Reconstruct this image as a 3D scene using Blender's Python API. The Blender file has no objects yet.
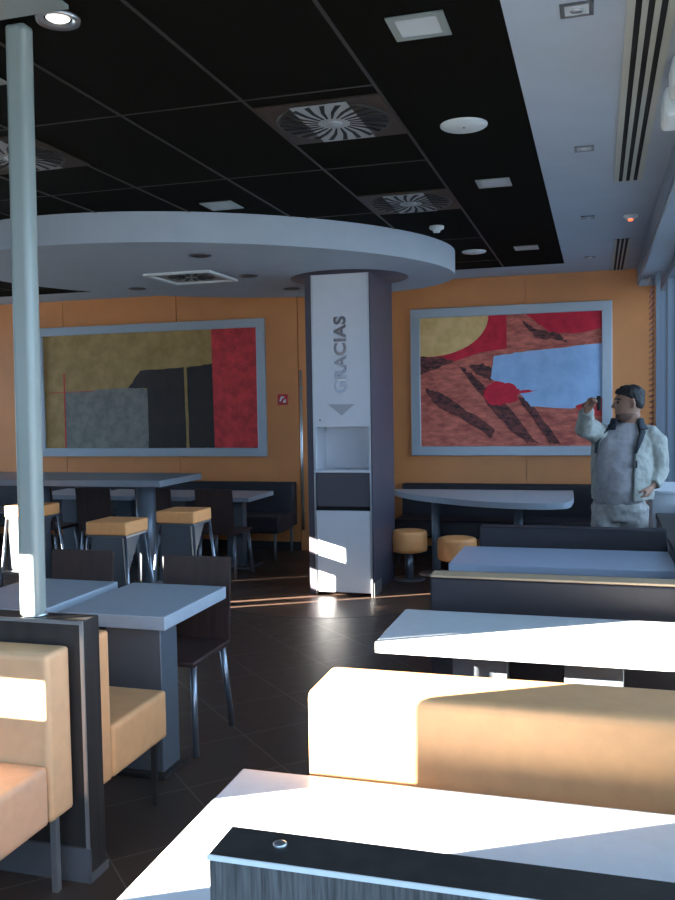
import bpy, bmesh, math, random
from mathutils import Vector, Matrix
random.seed(7)
C = bpy.context.scene.collection
S = bpy.context.scene
PI = math.pi
# ------------------------------------------------------------------ camera, light, exposure
cam_d = bpy.data.cameras.new('camera'); cam = bpy.data.objects.new('camera', cam_d); C.objects.link(cam); S.camera = cam
cam_d.sensor_fit = 'VERTICAL'; cam_d.sensor_height = 24.0; cam_d.lens = 885.446/900*24.0
cam_d.clip_start = 0.02; cam_d.clip_end = 200
RX = Vector((0.959, -0.002, -0.282)); RY = Vector((0.282, -0.054, 0.958)); RZ = Vector((-0.017, -0.999, -0.051))
cx_ = Vector((RX[0], RY[0], RZ[0])).normalized(); cz_ = -Vector((RX[2], RY[2], RZ[2])).normalized()
cy_ = cz_.cross(cx_).normalized(); cx_ = cy_.cross(cz_).normalized()
M = Matrix((cx_, cy_, cz_)).transposed().to_4x4(); M.translation = (0, 0, 1.65); cam.matrix_world = M

world = bpy.data.worlds.new('daylight'); S.world = world; world.use_nodes = True
bg = world.node_tree.nodes['Background']; bg.inputs[0].default_value = (0.53, 0.765, 1.10, 1); bg.inputs[1].default_value = 3.0
SUN_AZ = math.radians(29.5); SUN_TAN = 0.249
sd = bpy.data.lights.new('sun', 'SUN'); sun = bpy.data.objects.new('sun', sd); C.objects.link(sun)
sd.energy = 70.0; sd.angle = math.radians(0.14); sd.color = (1.0, 0.93, 0.80)
sun.location = (-10, -6, 8)
sun.rotation_euler = Vector((math.cos(SUN_AZ), math.sin(SUN_AZ), -SUN_TAN)).to_track_quat('-Z', 'Y').to_euler()
S.view_settings.view_transform = 'Standard'; S.view_settings.look = 'None'
S.view_settings.exposure = 0.85; S.view_settings.gamma = 1.0; S.view_settings.use_curve_mapping = False

# ------------------------------------------------------------------ materials
MATS = {}
def mat(name, col, rough=0.5, metal=0.0, var=0.0, scale=8.0, bump=0.0, bscale=60.0, spec=None, stretch=None, coat=0.0):
    if name in MATS: return MATS[name]
    m = bpy.data.materials.new(name); m.use_nodes = True; nt = m.node_tree; b = nt.nodes['Principled BSDF']
    b.inputs['Base Color'].default_value = (*col, 1); b.inputs['Roughness'].default_value = rough; b.inputs['Metallic'].default_value = metal
    if spec is not None: b.inputs['Specular IOR Level'].default_value = spec
    if coat: b.inputs['Coat Weight'].default_value = coat; b.inputs['Coat Roughness'].default_value = 0.1
    tc = nt.nodes.new('ShaderNodeTexCoord'); mp = nt.nodes.new('ShaderNodeMapping'); nt.links.new(tc.outputs['Object'], mp.inputs[0])
    if stretch: mp.inputs['Scale'].default_value = stretch
    if var:
        n = nt.nodes.new('ShaderNodeTexNoise'); n.inputs['Scale'].default_value = scale; n.inputs['Detail'].default_value = 5
        nt.links.new(mp.outputs[0], n.inputs['Vector'])
        r = nt.nodes.new('ShaderNodeValToRGB'); r.color_ramp.elements[0].position = 0.3; r.color_ramp.elements[1].position = 0.7
        r.color_ramp.elements[0].color = (*[c*(1-var) for c in col], 1); r.color_ramp.elements[1].color = (*[min(1, c*(1+var)) for c in col], 1)
        nt.links.new(n.outputs[0], r.inputs[0]); nt.links.new(r.outputs[0], b.inputs['Base Color'])
    if bump:
        n2 = nt.nodes.new('ShaderNodeTexNoise'); n2.inputs['Scale'].default_value = bscale; nt.links.new(mp.outputs[0], n2.inputs['Vector'])
        bp = nt.nodes.new('ShaderNodeBump'); bp.inputs['Strength'].default_value = bump; bp.inputs['Distance'].default_value = 0.01
        nt.links.new(n2.outputs[0], bp.inputs['Height']); nt.links.new(bp.outputs[0], b.inputs['Normal'])
    MATS[name] = m; return m
def emis(name, col, e):
    m = mat(name, col, 0.4); b = m.node_tree.nodes['Principled BSDF']; b.inputs['Emission Color'].default_value = (*col, 1); b.inputs['Emission Strength'].default_value = e; return m
def tile_floor():
    m = bpy.data.materials.new('dark_tile_floor'); m.use_nodes = True; nt = m.node_tree; N = nt.nodes; L = nt.links; b = N['Principled BSDF']
    tc = N.new('ShaderNodeTexCoord'); mp = N.new('ShaderNodeMapping'); mp.inputs['Rotation'].default_value = (0, 0, math.radians(45)); mp.inputs['Location'].default_value = (0.03, 0.14, 0)
    L.new(tc.outputs['Object'], mp.inputs[0])
    br = N.new('ShaderNodeTexBrick'); br.offset = 0; br.inputs['Scale'].default_value = 1.0
    for k, v in (('Brick Width', 0.45), ('Row Height', 0.45), ('Mortar Size', 0.004), ('Mortar Smooth', 0.3)): br.inputs[k].default_value = v
    br.inputs['Color1'].default_value = (0.060, 0.042, 0.033, 1); br.inputs['Color2'].default_value = (0.078, 0.054, 0.042, 1); br.inputs['Mortar'].default_value = (0.20, 0.17, 0.14, 1)
    L.new(mp.outputs[0], br.inputs[0])
    n = N.new('ShaderNodeTexNoise'); n.inputs['Scale'].default_value = 14; n.inputs['Detail'].default_value = 6; L.new(tc.outputs['Object'], n.inputs['Vector'])
    mx = N.new('ShaderNodeMix'); mx.data_type = 'RGBA'; mx.blend_type = 'MULTIPLY'; mx.inputs[0].default_value = 0.5
    L.new(br.outputs[0], mx.inputs[6]); L.new(n.outputs[0], mx.inputs[7]); L.new(mx.outputs[2], b.inputs['Base Color'])
    r = N.new('ShaderNodeMapRange'); r.inputs[3].default_value = 0.28; r.inputs[4].default_value = 0.5; L.new(n.outputs[0], r.inputs[0]); L.new(r.outputs[0], b.inputs['Roughness'])
    return m
def paint(name, c1, c2, scale=6, stretch=(1, 1, 1), rot=0.0):
    if name in MATS: return MATS[name]
    m = bpy.data.materials.new(name); m.use_nodes = True; nt = m.node_tree; b = nt.nodes['Principled BSDF']; b.inputs['Roughness'].default_value = 0.6
    tc = nt.nodes.new('ShaderNodeTexCoord'); mp = nt.nodes.new('ShaderNodeMapping'); mp.inputs['Scale'].default_value = stretch; mp.inputs['Rotation'].default_value = (0, rot, 0)
    n = nt.nodes.new('ShaderNodeTexNoise'); n.inputs['Scale'].default_value = scale; n.inputs['Detail'].default_value = 8; n.inputs['Roughness'].default_value = 0.65
    nt.links.new(tc.outputs['Object'], mp.inputs[0]); nt.links.new(mp.outputs[0], n.inputs['Vector'])
    r = nt.nodes.new('ShaderNodeValToRGB'); r.color_ramp.elements[0].position = 0.38; r.color_ramp.elements[1].position = 0.62
    r.color_ramp.elements[0].color = (*c1, 1); r.color_ramp.elements[1].color = (*c2, 1)
    nt.links.new(n.outputs[0], r.inputs[0]); nt.links.new(r.outputs[0], b.inputs['Base Color']); MATS[name] = m; return m
def glass_mat():
    m = bpy.data.materials.new('window_glass'); m.use_nodes = True; nt = m.node_tree; out = nt.nodes['Material Output']
    t = nt.nodes.new('ShaderNodeBsdfTransparent'); t.inputs[0].default_value = (0.93, 0.97, 0.98, 1); g = nt.nodes.new('ShaderNodeBsdfGlossy'); g.inputs['Roughness'].default_value = 0.02
    f = nt.nodes.new('ShaderNodeFresnel'); f.inputs[0].default_value = 1.3; mx = nt.nodes.new('ShaderNodeMixShader')
    nt.links.new(f.outputs[0], mx.inputs[0]); nt.links.new(t.outputs[0], mx.inputs[1]); nt.links.new(g.outputs[0], mx.inputs[2]); nt.links.new(mx.outputs[0], out.inputs[0]); return m

m_floor = tile_floor(); m_glass = glass_mat()
m_wall = mat('orange_wall', (0.72, 0.27, 0.085), 0.42, var=0.05, scale=3)
m_plain = mat('pale_wall', (0.55, 0.5, 0.45), 0.7, var=0.04)
m_white = mat('white_plaster', (0.40, 0.45, 0.51), 0.75, var=0.03, scale=5, bump=0.04, bscale=200)
m_black = mat('black_ceiling_tile', (0.0055, 0.005, 0.0035), 0.9, var=0.45, scale=140, spec=0.05)
m_tbar = mat('ceiling_bar', (0.026, 0.022, 0.02), 0.5)
m_dark = mat('dark_laminate', (0.030, 0.027, 0.026), 0.38, var=0.3, scale=30, stretch=(1, 1, 0.06))
m_grain = mat('dark_grain_laminate', (0.085, 0.085, 0.085), 0.5, var=0.55, scale=190, stretch=(1, 1, 0.05))
m_darkvinyl = mat('dark_vinyl', (0.022, 0.018, 0.024), 0.55, var=0.1, scale=20, bump=0.05)
m_brown = mat('brown_laminate', (0.046, 0.024, 0.020), 0.45, var=0.25, scale=30, stretch=(1, 1, 0.1))
m_orange = mat('orange_vinyl', (0.64, 0.34, 0.155), 0.55, var=0.05, scale=20, bump=0.05, bscale=120)
m_peach = mat('peach_vinyl', (0.60, 0.37, 0.20), 0.55, var=0.05, scale=20, bump=0.05, bscale=120)
m_pink = mat('pink_vinyl', (0.60, 0.36, 0.22), 0.55, var=0.05, scale=20, bump=0.05, bscale=120)
m_orange2 = mat('orange_stool_vinyl', (0.90, 0.38, 0.13), 0.5, var=0.05, scale=20, bump=0.05, bscale=120)
m_tan = mat('tan_vinyl', (0.45, 0.32, 0.20), 0.5, var=0.05)
m_top = mat('white_table_laminate', (0.62, 0.64, 0.66), 0.2, var=0.03, scale=30)
m_topg = mat('grey_table_laminate', (0.38, 0.42, 0.47), 0.35, var=0.04, scale=30)
m_top3 = mat('shaded_table_laminate', (0.36, 0.41, 0.52), 0.3, var=0.03, scale=30)  # white table laminate with the far table's bluish shade put into its colour
m_edge = mat('table_edge_band', (0.42, 0.44, 0.46), 0.35)
m_alu = mat('brushed_aluminium', (0.62, 0.64, 0.66), 0.32, metal=0.9)
m_frame = mat('silver_frame', (0.42, 0.46, 0.50), 0.42, metal=0.35)
m_steel = mat('steel_tube', (0.27, 0.29, 0.33), 0.3, metal=0.8)
m_sheet = mat('grey_sheet_metal', (0.12, 0.125, 0.135), 0.4, metal=0.2)
m_leg = mat('grey_leg', (0.16, 0.18, 0.21), 0.35, metal=0.4)
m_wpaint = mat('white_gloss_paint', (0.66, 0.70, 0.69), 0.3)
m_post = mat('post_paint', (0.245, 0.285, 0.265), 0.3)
m_panel = mat('white_panel', (0.66, 0.66, 0.70), 0.35, var=0.02)
m_cab = mat('bright_white_panel', (0.84, 0.87, 0.92), 0.4)
m_slot = mat('black_slot', (0.006, 0.006, 0.007), 0.8)
m_diff = mat('diffuser_plate', (0.32, 0.33, 0.33), 0.5)
m_plate = mat('diffuser_surround', (0.030, 0.017, 0.009), 0.5)
m_plate2 = mat('diffuser_dark_face', (0.022, 0.018, 0.014), 0.45)
m_lens = mat('lamp_glass', (0.55, 0.60, 0.60), 0.25)
m_letter = mat('metal_letter', (0.30, 0.30, 0.33), 0.22, metal=0.85)
m_red = mat('red_plastic', (0.55, 0.02, 0.03), 0.4)
m_win = mat('window_frame_paint', (0.22, 0.26, 0.31), 0.4)
m_winlight = mat('pale_frame_paint', (0.45, 0.5, 0.56), 0.45)
m_ground = mat('asphalt', (0.30, 0.30, 0.30), 0.9, var=0.2)
m_blind = mat('blind_slat', (0.30, 0.06, 0.05), 0.5)

# ------------------------------------------------------------------ mesh helpers
def box(bm, x0, x1, y0, y1, z0, z1, bev=0.0, seg=2, mi=0):
    vs = [bm.verts.new((x, y, z)) for z in (z0, z1) for y in (y0, y1) for x in (x0, x1)]
    fs = [bm.faces.new([vs[i] for i in f]) for f in ((0, 2, 3, 1), (4, 5, 7, 6), (0, 1, 5, 4), (2, 6, 7, 3), (0, 4, 6, 2), (1, 3, 7, 5))]
    for f in fs: f.material_index = mi
    if bev:
        es = list({e for f in fs for e in f.edges})
        r = bmesh.ops.bevel(bm, geom=es, offset=bev, segments=seg, affect='EDGES', profile=0.6)
        for f in r['faces']: f.material_index = mi; f.smooth = True
def frame_of(t):
    t = t.normalized(); a = Vector((0, 0, 1)) if abs(t.z) < 0.9 else Vector((0, 1, 0)); u = a.cross(t).normalized(); return u, t.cross(u)
def tube(bm, pts, rad, n=10, mi=0, cap=True):
    pts = [Vector(p) for p in pts]; rad = rad if isinstance(rad, (list, tuple)) else [rad]*len(pts); rings = []
    u = None
    for i, p in enumerate(pts):
        t = (pts[min(i+1, len(pts)-1)]-pts[max(i-1, 0)]).normalized()
        if u is None: u, v = frame_of(t)
        else: u = (u-t*u.dot(t)).normalized(); v = t.cross(u)
        rings.append([bm.verts.new(p+(u*math.cos(2*PI*k/n)+v*math.sin(2*PI*k/n))*rad[i]) for k in range(n)])
    skin_rings(bm, rings, mi, cap)
def skin_rings(bm, rings, mi=0, cap=True, closed=True):
    n = len(rings[0])
    for a, b in zip(rings, rings[1:]):
        for k in range(n if closed else n-1):
            f = bm.faces.new((a[k], a[(k+1) % n], b[(k+1) % n], b[k])); f.smooth = True; f.material_index = mi
    if cap:
        f = bm.faces.new(list(reversed(rings[0]))); f.material_index = mi; f = bm.faces.new(rings[-1]); f.material_index = mi
def lathe(bm, c, prof, n=28, mi=0):          # prof: (radius, z) pairs, bottom to top
    rings = [[bm.verts.new((c[0]+r*math.cos(2*PI*k/n), c[1]+r*math.sin(2*PI*k/n), c[2]+z)) for k in range(n)] for r, z in prof]
    skin_rings(bm, rings, mi)
def prism(bm, pts, z0, z1, mi=0, smooth=False, bev=0.0):         # pts: xy outline, counter-clockwise
    a = [bm.verts.new((p[0], p[1], z0)) for p in pts]; b = [bm.verts.new((p[0], p[1], z1)) for p in pts]; n = len(pts)
    f0 = bm.faces.new(list(reversed(a))); f1 = bm.faces.new(b); f0.material_index = f1.material_index = mi
    for k in range(n):
        f = bm.faces.new((a[k], a[(k+1) % n], b[(k+1) % n], b[k])); f.material_index = mi; f.smooth = smooth
def slab_xz(bm, pts, y0, y1, mi=0):          # outline in x,z, extruded from y0 (front) to y1
    a = [bm.verts.new((p[0], y0, p[1])) for p in pts]; b = [bm.verts.new((p[0], y1, p[1])) for p in pts]; n = len(pts)
    fs = [bm.faces.new(a), bm.faces.new(list(reversed(b)))]
    for k in range(n): fs.append(bm.faces.new((a[k], b[k], b[(k+1) % n], a[(k+1) % n])))
    for f in fs: f.material_index = mi
def slab_yz(bm, pts, x0, x1, mi=0):
    a = [bm.verts.new((x0, p[0], p[1])) for p in pts]; b = [bm.verts.new((x1, p[0], p[1])) for p in pts]; n = len(pts)
    fs = [bm.faces.new(a), bm.faces.new(list(reversed(b)))]
    for k in range(n): fs.append(bm.faces.new((a[k], b[k], b[(k+1) % n], a[(k+1) % n])))
    for f in fs: f.material_index = mi
def shape(fn, *a, **k):
    bm = bmesh.new(); fn(bm, *a, **k); return bm
def boxes(*bs, **k):
    bm = bmesh.new()
    for b in bs: box(bm, *b, **k)
    return bm
def root_of(o):
    v = Vector((0, 0, 0))
    while o is not None: v += o.location; o = o.parent
    return v
def obj(name, bm, mats, parent=None, local=False):
    """bm is in world coordinates unless local; origin goes to the parent's origin"""
    if parent is not None and not local: bmesh.ops.translate(bm, verts=bm.verts, vec=-root_of(parent))
    bmesh.ops.recalc_face_normals(bm, faces=bm.faces)
    me = bpy.data.meshes.new(name); bm.to_mesh(me); bm.free()
    for m in (mats if isinstance(mats, (list, tuple)) else [mats]): me.materials.append(m)
    o = bpy.data.objects.new(name, me); C.objects.link(o)
    if parent is not None: o.parent = parent
    return o
def thing(name, label, cat, loc=(0, 0, 0), rz=0.0, group=None):
    o = bpy.data.objects.new(name, None); o.empty_display_size = 0.1; C.objects.link(o); o.location = loc; o.rotation_euler = (0, 0, rz)
    o['label'] = label; o['category'] = cat
    if group: o['group'] = group
    return o
def tag(o, label, cat, group=None):
    o['label'] = label; o['category'] = cat
    if group: o['group'] = group
    return o
def at_base(o, base):
    """move the origin of a one-mesh thing to its base"""
    o.data.transform(Matrix.Translation(-Vector(base))); o.location = base; return o
def struct(name, bm, m, parent=None):
    o = obj(name, bm, m, parent)
    if parent is None: o['kind'] = 'structure'
    return o
def dup(root, loc, label, rz=None, group=None):
    r = root.copy(); C.objects.link(r); r.location = loc; r['label'] = label
    if rz is not None: r.rotation_euler = (0, 0, rz)
    if group: r['group'] = group
    def rec(src, dst):
        for ch in list(src.children):
            c = ch.copy(); C.objects.link(c); c.parent = dst; rec(ch, c)
    rec(root, r); return r
def holes_wall(bm, u0, u1, v0, v1, holes, put):
    us = sorted({u0, u1, *[h[0] for h in holes], *[h[1] for h in holes]}); vs = sorted({v0, v1, *[h[2] for h in holes], *[h[3] for h in holes]})
    for a, b in zip(us, us[1:]):
        run = None
        for c, d in zip(vs, vs[1:]):
            mu, mv = (a+b)/2, (c+d)/2
            solid = not any(h[0] < mu < h[1] and h[2] < mv < h[3] for h in holes)
            if solid: run = [run[0], d] if run else [c, d]
            if (not solid or d == vs[-1]) and run: put(a, b, *run); run = None

# ------------------------------------------------------------------ the setting
CZ = 2.97; YF = 9.5; XL = -8.5; YB = -0.4
struct('floor', boxes((XL-0.2, 0.72, YB-0.2, YF+0.2, -0.12, 0.0)), m_floor)
fr = bmesh.new(); lathe(fr, (-2.30, 7.70, 0), [(1.25, -0.01), (1.25, 0.0015), (0.01, 0.0016)], 72)
for f in fr.faces: f.smooth = False
struct('floor.001', fr, mat('brown_floor_ring', (0.085, 0.050, 0.036), 0.33, var=0.2, scale=12))
gr = obj('ground', boxes((-60, 60, -60, 60, -0.4, -0.15)), m_ground); gr['kind'] = 'structure'
# far wall, orange panels with thin joints
bm = boxes((XL-0.2, 0.72, YF, YF+0.15, 0, 3.1))
seams = [-6.25, -4.73, -0.72]
xs = [XL] + seams + [0.62]
wf = struct('wall_far', bm, m_wall)
bm = bmesh.new()
for a, b in ((XL, -6.25), (-6.25, -4.73), (-4.73, -3.235), (-2.28, -0.72), (-0.72, 0.72)): box(bm, a+0.004, b-0.004, YF-0.02, YF, 0.0, CZ)
o = struct('trim_1', bm, m_wall)
struct('baseboard_far', boxes((XL, -3.24, YF-0.035, YF-0.02, 0, 0.10), (-2.27, 0.6, YF-0.035, YF-0.02, 0, 0.10)), m_dark)
# door beside the column
d = struct('door_1', boxes((-3.225, -2.29, YF-0.03, YF-0.004, 0.01, 2.86)), m_wall)
hb = bmesh.new(); tube(hb, [(-3.185, YF-0.095, 0.25), (-3.185, YF-0.095, 2.04)], 0.016)
for z in (0.45, 1.85): tube(hb, [(-3.185, YF-0.095, z), (-3.185, YF-0.03, z)], 0.010)
obj('door_handle', hb, m_alu, d)
# left and rear walls, out of view: openings cut to shape the sun patches
bm = bmesh.new()
lh = [(3.645, 3.86, 2.12, 2.25), (3.70, 3.85, 1.80, 1.98), (3.462, 3.517, 1.50, 2.06), (3.685, 3.755, 1.50, 1.77), (4.745, 4.825, 1.40, 1.70),
      (2.98, 3.09, 1.93, 2.04), (4.15, 4.19, 1.49, 1.81), (3.93, 4.06, 1.45, 2.02), (5.3, 9.3, 0.5, 2.85)]
holes_wall(bm, YB-0.2, YF+0.2, 0, 3.1, lh, lambda a, b, c, d_: box(bm, XL-0.02, XL, a, b, c, d_))
struct('wall_left', bm, m_plain)
bm = bmesh.new()
bh = [(-4.815, -4.03, 1.58, 1.968), (-5.65, -4.895, 1.983, 2.34), (-7.24, -6.15, 2.47, 2.865), (-7.40, -7.275, 2.47, 2.69), (-8.3, -6.84, 2.085, 2.222), (-2.9, 0.5, 0.5, 2.85)]
holes_wall(bm, XL-0.2, 0.72, 0, 3.1, bh, lambda a, b, c, d_: box(bm, a, b, YB-0.02, YB, c, d_))
struct('wall_behind', bm, m_plain)
# unseen outer walls added to keep the sun off the fill windows
struct('sun_block_wall', boxes((-17, XL-0.02, 5.0, 5.2, -0.15, 5.5)), m_white)
struct('sun_block_wall.001', boxes((-3.25, -3.05, -8.5, YB-0.02, -0.15, 5.5)), m_white)
for i, (a, b) in enumerate(((5.3, 7.3), (7.3, 9.3))):  # unseen left windows, added to bring in sky fill
    w = struct('window_%d' % (i+11), boxes((XL-0.05, XL+0.01, a, a+0.05, 0.5, 2.85), (XL-0.05, XL+0.01, b-0.05, b, 0.5, 2.85), (XL-0.05, XL+0.01, a+0.05, b-0.05, 0.5, 0.55), (XL-0.05, XL+0.01, a+0.05, b-0.05, 2.80, 2.85)), m_win)
    obj('glass_pane', boxes((XL-0.025, XL-0.018, a+0.05, b-0.05, 0.55, 2.80)), m_glass, w)
for i, (a, b) in enumerate(((-2.9, -1.2), (-1.2, 0.5))):  # unseen rear windows, added as sky fill for camera-facing sides
    w = struct('window_%d' % (i+21), boxes((a, a+0.05, YB-0.04, YB+0.01, 0.5, 2.85), (b-0.05, b, YB-0.04, YB+0.01, 0.5, 2.85), (a+0.05, b-0.05, YB-0.04, YB+0.01, 0.5, 0.55), (a+0.05, b-0.05, YB-0.04, YB+0.01, 2.80, 2.85)), m_win)
    obj('glass_pane', boxes((a+0.05, b-0.05, YB-0.018, YB-0.011, 0.55, 2.80)), m_glass, w)
# ceiling: black tile field, white plaster border
struct('ceiling', boxes((XL-0.2, -0.305, YB-0.2, 8.87, CZ, 3.1)), m_black)
struct('ceiling.001', boxes((-0.305, 0.72, YB-0.2, 8.87, CZ-0.004, 3.1), (XL-0.2, 0.72, 8.87, YF+0.2, CZ-0.004, 3.1)), m_white)
bm = bmesh.new()
for k in range(13):
    x = -0.883-0.588*k
    box(bm, x-0.007, x+0.007, YB, 8.86, CZ-0.004, CZ+0.001)
for k in range(13):
    x0 = -0.883-0.588*(k+1); off = 0.0 if k % 2 == 0 else 0.0
    for j in range(-4, 4):
        y = 4.82+1.19*j
        if YB < y < 8.8: box(bm, x0+0.01, x0+0.578, y-0.005, y+0.005, CZ-0.003, CZ+0.001)
struct('trim_2', bm, m_tbar)
# oval white soffit round the column
ec = Vector((-3.06, 7.03)); ang = math.atan2(0.621, 0.784)
def oval(k, s=1.0):
    a = 2*PI*k/96; p = Vector((2.09*s*math.cos(a), 1.49*s*math.sin(a))); c, s_ = math.cos(ang), math.sin(ang)
    return (ec.x+p.x*c-p.y*s_, ec.y+p.x*s_+p.y*c)
bm = bmesh.new(); prism(bm, [oval(k) for k in range(96)], 2.765, CZ, smooth=False)
so = struct('ceiling.002', bm, m_white)
# right side: low sill wall, beam, window bays
struct('wall_right', boxes((0.64, 0.72, YB, YF, 0, 0.80), (0.64, 0.72, YB, YF, 2.78, 3.1)), m_plain)
bm = bmesh.new(); box(bm, 0.42, 0.64, YB, 7.0, 0.0, 0.76); struct('trim_3', bm, m_winlight)
bm = bmesh.new(); box(bm, 0.415, 0.64, YB, 7.0, 0.76, 0.80, 0.006); struct('trim_4', bm, m_dark)
bm = bmesh.new(); box(bm, 0.395, 0.64, YB, YF, 2.79, 2.965); struct('trim_5', bm, m_white)
bm = bmesh.new(); box(bm, 0.380, 0.395, YB, YF, 2.815, 2.965); struct('trim_6', bm, m_win)
ys = [YB+0.02, 1.6, 3.4, 5.2, 7.0, 8.55, YF-0.02]
for i in range(6):
    y0, y1 = ys[i], ys[i+1]
    bm = bmesh.new(); t = 0.05
    box(bm, 0.60, 0.68, y0, y0+t, 0.80, 2.79, 0.004); box(bm, 0.60, 0.68, y1-t, y1, 0.80, 2.79, 0.004)
    box(bm, 0.60, 0.68, y0+t, y1-t, 0.80, 0.86, 0.004); box(bm, 0.60, 0.68, y0+t, y1-t, 2.73, 2.79, 0.004)
    w = struct('window_%d' % (i+1), bm, m_win if i else m_win)
    obj('glass_pane', boxes((0.636, 0.644, y0+t, y1-t, 0.86, 2.73)), m_glass, w)

# ------------------------------------------------------------------ ceiling fittings
def square_light(x, y, s, label, z=CZ, group='square recessed ceiling lights', fm=None):
    t = thing('recessed_light', label, 'ceiling light', (x, y, z), 0, group)
    f = bmesh.new(); h = s/2; b = s*0.14
    box(f, -h, h, -h, -h+b, -0.005, 0.004); box(f, -h, h, h-b, h, -0.005, 0.004); box(f, -h, -h+b, -h+b, h-b, -0.005, 0.004); box(f, h-b, h, -h+b, h-b, -0.005, 0.004)
    obj('frame', f, fm or m_post, t, True)
    obj('lens', boxes((-h+b, h-b, -h+b, h-b, -0.004, 0.004)), m_lens, t, True)
    return t
square_light(-0.598, 3.13, 0.20, 'square pale ceiling light in black tiles, nearest of its row')
square_light(-0.598, 5.46, 0.20, 'square pale ceiling light in black tiles, between the two round white discs')
square_light(-0.585, 7.83, 0.20, 'small square ceiling light in black tiles nearest the far wall')
square_light(-2.365, 5.44, 0.22, 'square pale ceiling light just in front of the oval white soffit')
square_light(-2.385, 3.02, 0.22, 'square white ceiling light cut by the left picture edge behind the white post')
def round_disc(x, y, r, label):
    t = thing('ceiling_speaker', label, 'ceiling speaker', (x, y, CZ), 0, 'round white discs in the black ceiling')
    bm = bmesh.new(); lathe(bm, (0, 0, 0), [(r, 0.004), (r, -0.006), (r*0.93, -0.012), (0.004, -0.013)]); obj('grille', bm, m_wpaint, t, True)
    bm = bmesh.new(); lathe(bm, (0, 0, 0), [(0.006, -0.010), (0.006, -0.017), (0.001, -0.018)], 8); obj('screw', bm, m_sheet, t, True)
round_disc(-0.608, 4.285, 0.112, 'large round white ceiling disc near the front of the black tiles')
round_disc(-0.60, 7.0, 0.11, 'round white ceiling disc between small square lights') if False else None
round_disc(-1.035, 7.85, 0.105, 'small round white ceiling disc beside the oval soffit')
t = thing('smoke_detector', 'white domed smoke detector on black ceiling above the soffit end', 'smoke detector', (-1.153, 6.64, CZ))
bm = bmesh.new(); lathe(bm, (0, 0, 0), [(0.055, 0.002), (0.055, -0.018), (0.035, -0.03), (0.002, -0.03)]); obj('base', bm, m_wpaint, t, True)
bm = bmesh.new(); lathe(bm, (0, 0, 0), [(0.028, -0.028), (0.026, -0.045), (0.002, -0.05)]); obj('sensor', bm, m_wpaint, t, True)
t = thing('downlight', 'lit round chrome downlight in black ceiling beside the white post', 'ceiling light', (-1.748, 2.68, CZ))
bm = bmesh.new(); lathe(bm, (0, 0, 0), [(0.075, 0.002), (0.072, -0.012), (0.050, -0.006), (0.045, 0.002)]); obj('ring', bm, m_alu, t, True)
bm = bmesh.new(); lathe(bm, (0, 0, 0), [(0.04, 0.0), (0.03, -0.006), (0.002, -0.008)]); obj('bulb', bm, emis('lamp_glow', (1, 0.97, 0.9), 1.0), t, True)
def swirl(x, y, label):
    t = thing('air_diffuser', label, 'air vent', (x, y, CZ), 0, 'square swirl air diffusers in the black ceiling')
    obj('plate', boxes((-0.285, 0.285, -0.285, 0.285, -0.008, 0.002)), m_plate, t, True)
    bm = bmesh.new(); lathe(bm, (0, 0, 0), [(0.27, -0.007), (0.265, -0.013), (0.002, -0.013)], 40); f = obj('face', bm, m_plate2, t, True)
    obj('sheen_band', boxes((-0.13, 0.13, -0.262, 0.262, -0.0145, -0.012)), m_diff, t, True)  # reflected sheen painted as a pale band across the darkened face
    bm = bmesh.new(); n = 22
    for k in range(n):
        a = 2*PI*k/n
        def P(r, off): return (r*math.cos(a+0.22*(r-0.07)/0.19)-off*math.sin(a), r*math.sin(a+0.22*(r-0.07)/0.19)+off*math.cos(a))
        pts = [P(0.075, -0.004), P(0.16, -0.009), P(0.25, -0.013), P(0.25, 0.013), P(0.16, 0.009), P(0.075, 0.004)]
        prism(bm, pts, -0.0165, -0.0128)
    obj('slots', bm, m_slot, t, True)
    bm = bmesh.new(); lathe(bm, (0, 0, 0), [(0.04, -0.012), (0.036, -0.02), (0.002, -0.021)]); obj('hub', bm, m_diff, t, True)
swirl(-1.172, 4.02, 'square ceiling air diffuser with swirling slots, nearer the camera')
swirl(-1.172, 5.78, 'square swirl air diffuser just before the soffit edge')
swirl(-2.91, 4.0, 'dim swirl air diffuser in dark ceiling beside the white post')
def slot(x0, x1, y0, y1, label):
    t = thing('slot_diffuser', label, 'air vent', ((x0+x1)/2, (y0+y1)/2, CZ-0.004), 0, 'long slot air vents in the white ceiling')
    bm = bmesh.new(); w = x1-x0; xs_ = [x0]
    for k in range(3): c = x0+w*(0.24+0.26*k); xs_ += [c-0.011, c+0.011]
    xs_.append(x1)
    for k in range(0, 8, 2): box(bm, xs_[k], xs_[k+1], y0, y1, CZ-0.016, CZ-0.003)
    obj('frame', bm, m_white if False else mat('vent_frame', (0.44, 0.44, 0.37), 0.5), t)
    bm = bmesh.new()
    for k in range(1, 7, 2): box(bm, xs_[k], xs_[k+1], y0, y1, CZ-0.009, CZ-0.003)
    obj('slots', bm, m_slot, t)
slot(0.095, 0.255, 2.2, 5.66, 'long cream slot air vent with three black slots above the window tables')
slot(0.135, 0.265, 7.68, 9.44, 'short slot air vent with three black slots near the far wall')
for y, s, l in ((3.16, 0.11, 'small square silver ceiling spotlight, nearest in the white strip'), (4.88, 0.10, 'small square silver spotlight, second in the white strip'),
                (6.69, 0.095, 'small square silver spotlight, third in the white strip'), (8.54, 0.095, 'small square spotlight in the white strip nearest the far wall')):
    t = square_light(-0.065, y, s, l, CZ-0.004, 'small square spotlights in the white ceiling strip', mat('spot_frame', (0.13, 0.14, 0.15), 0.4))
    bm = bmesh.new(); lathe(bm, (0, 0, 0), [(s*0.2, -0.003), (s*0.18, -0.009), (0.002, -0.01)], 14); obj('bulb', bm, m_alu, t, True)
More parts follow.
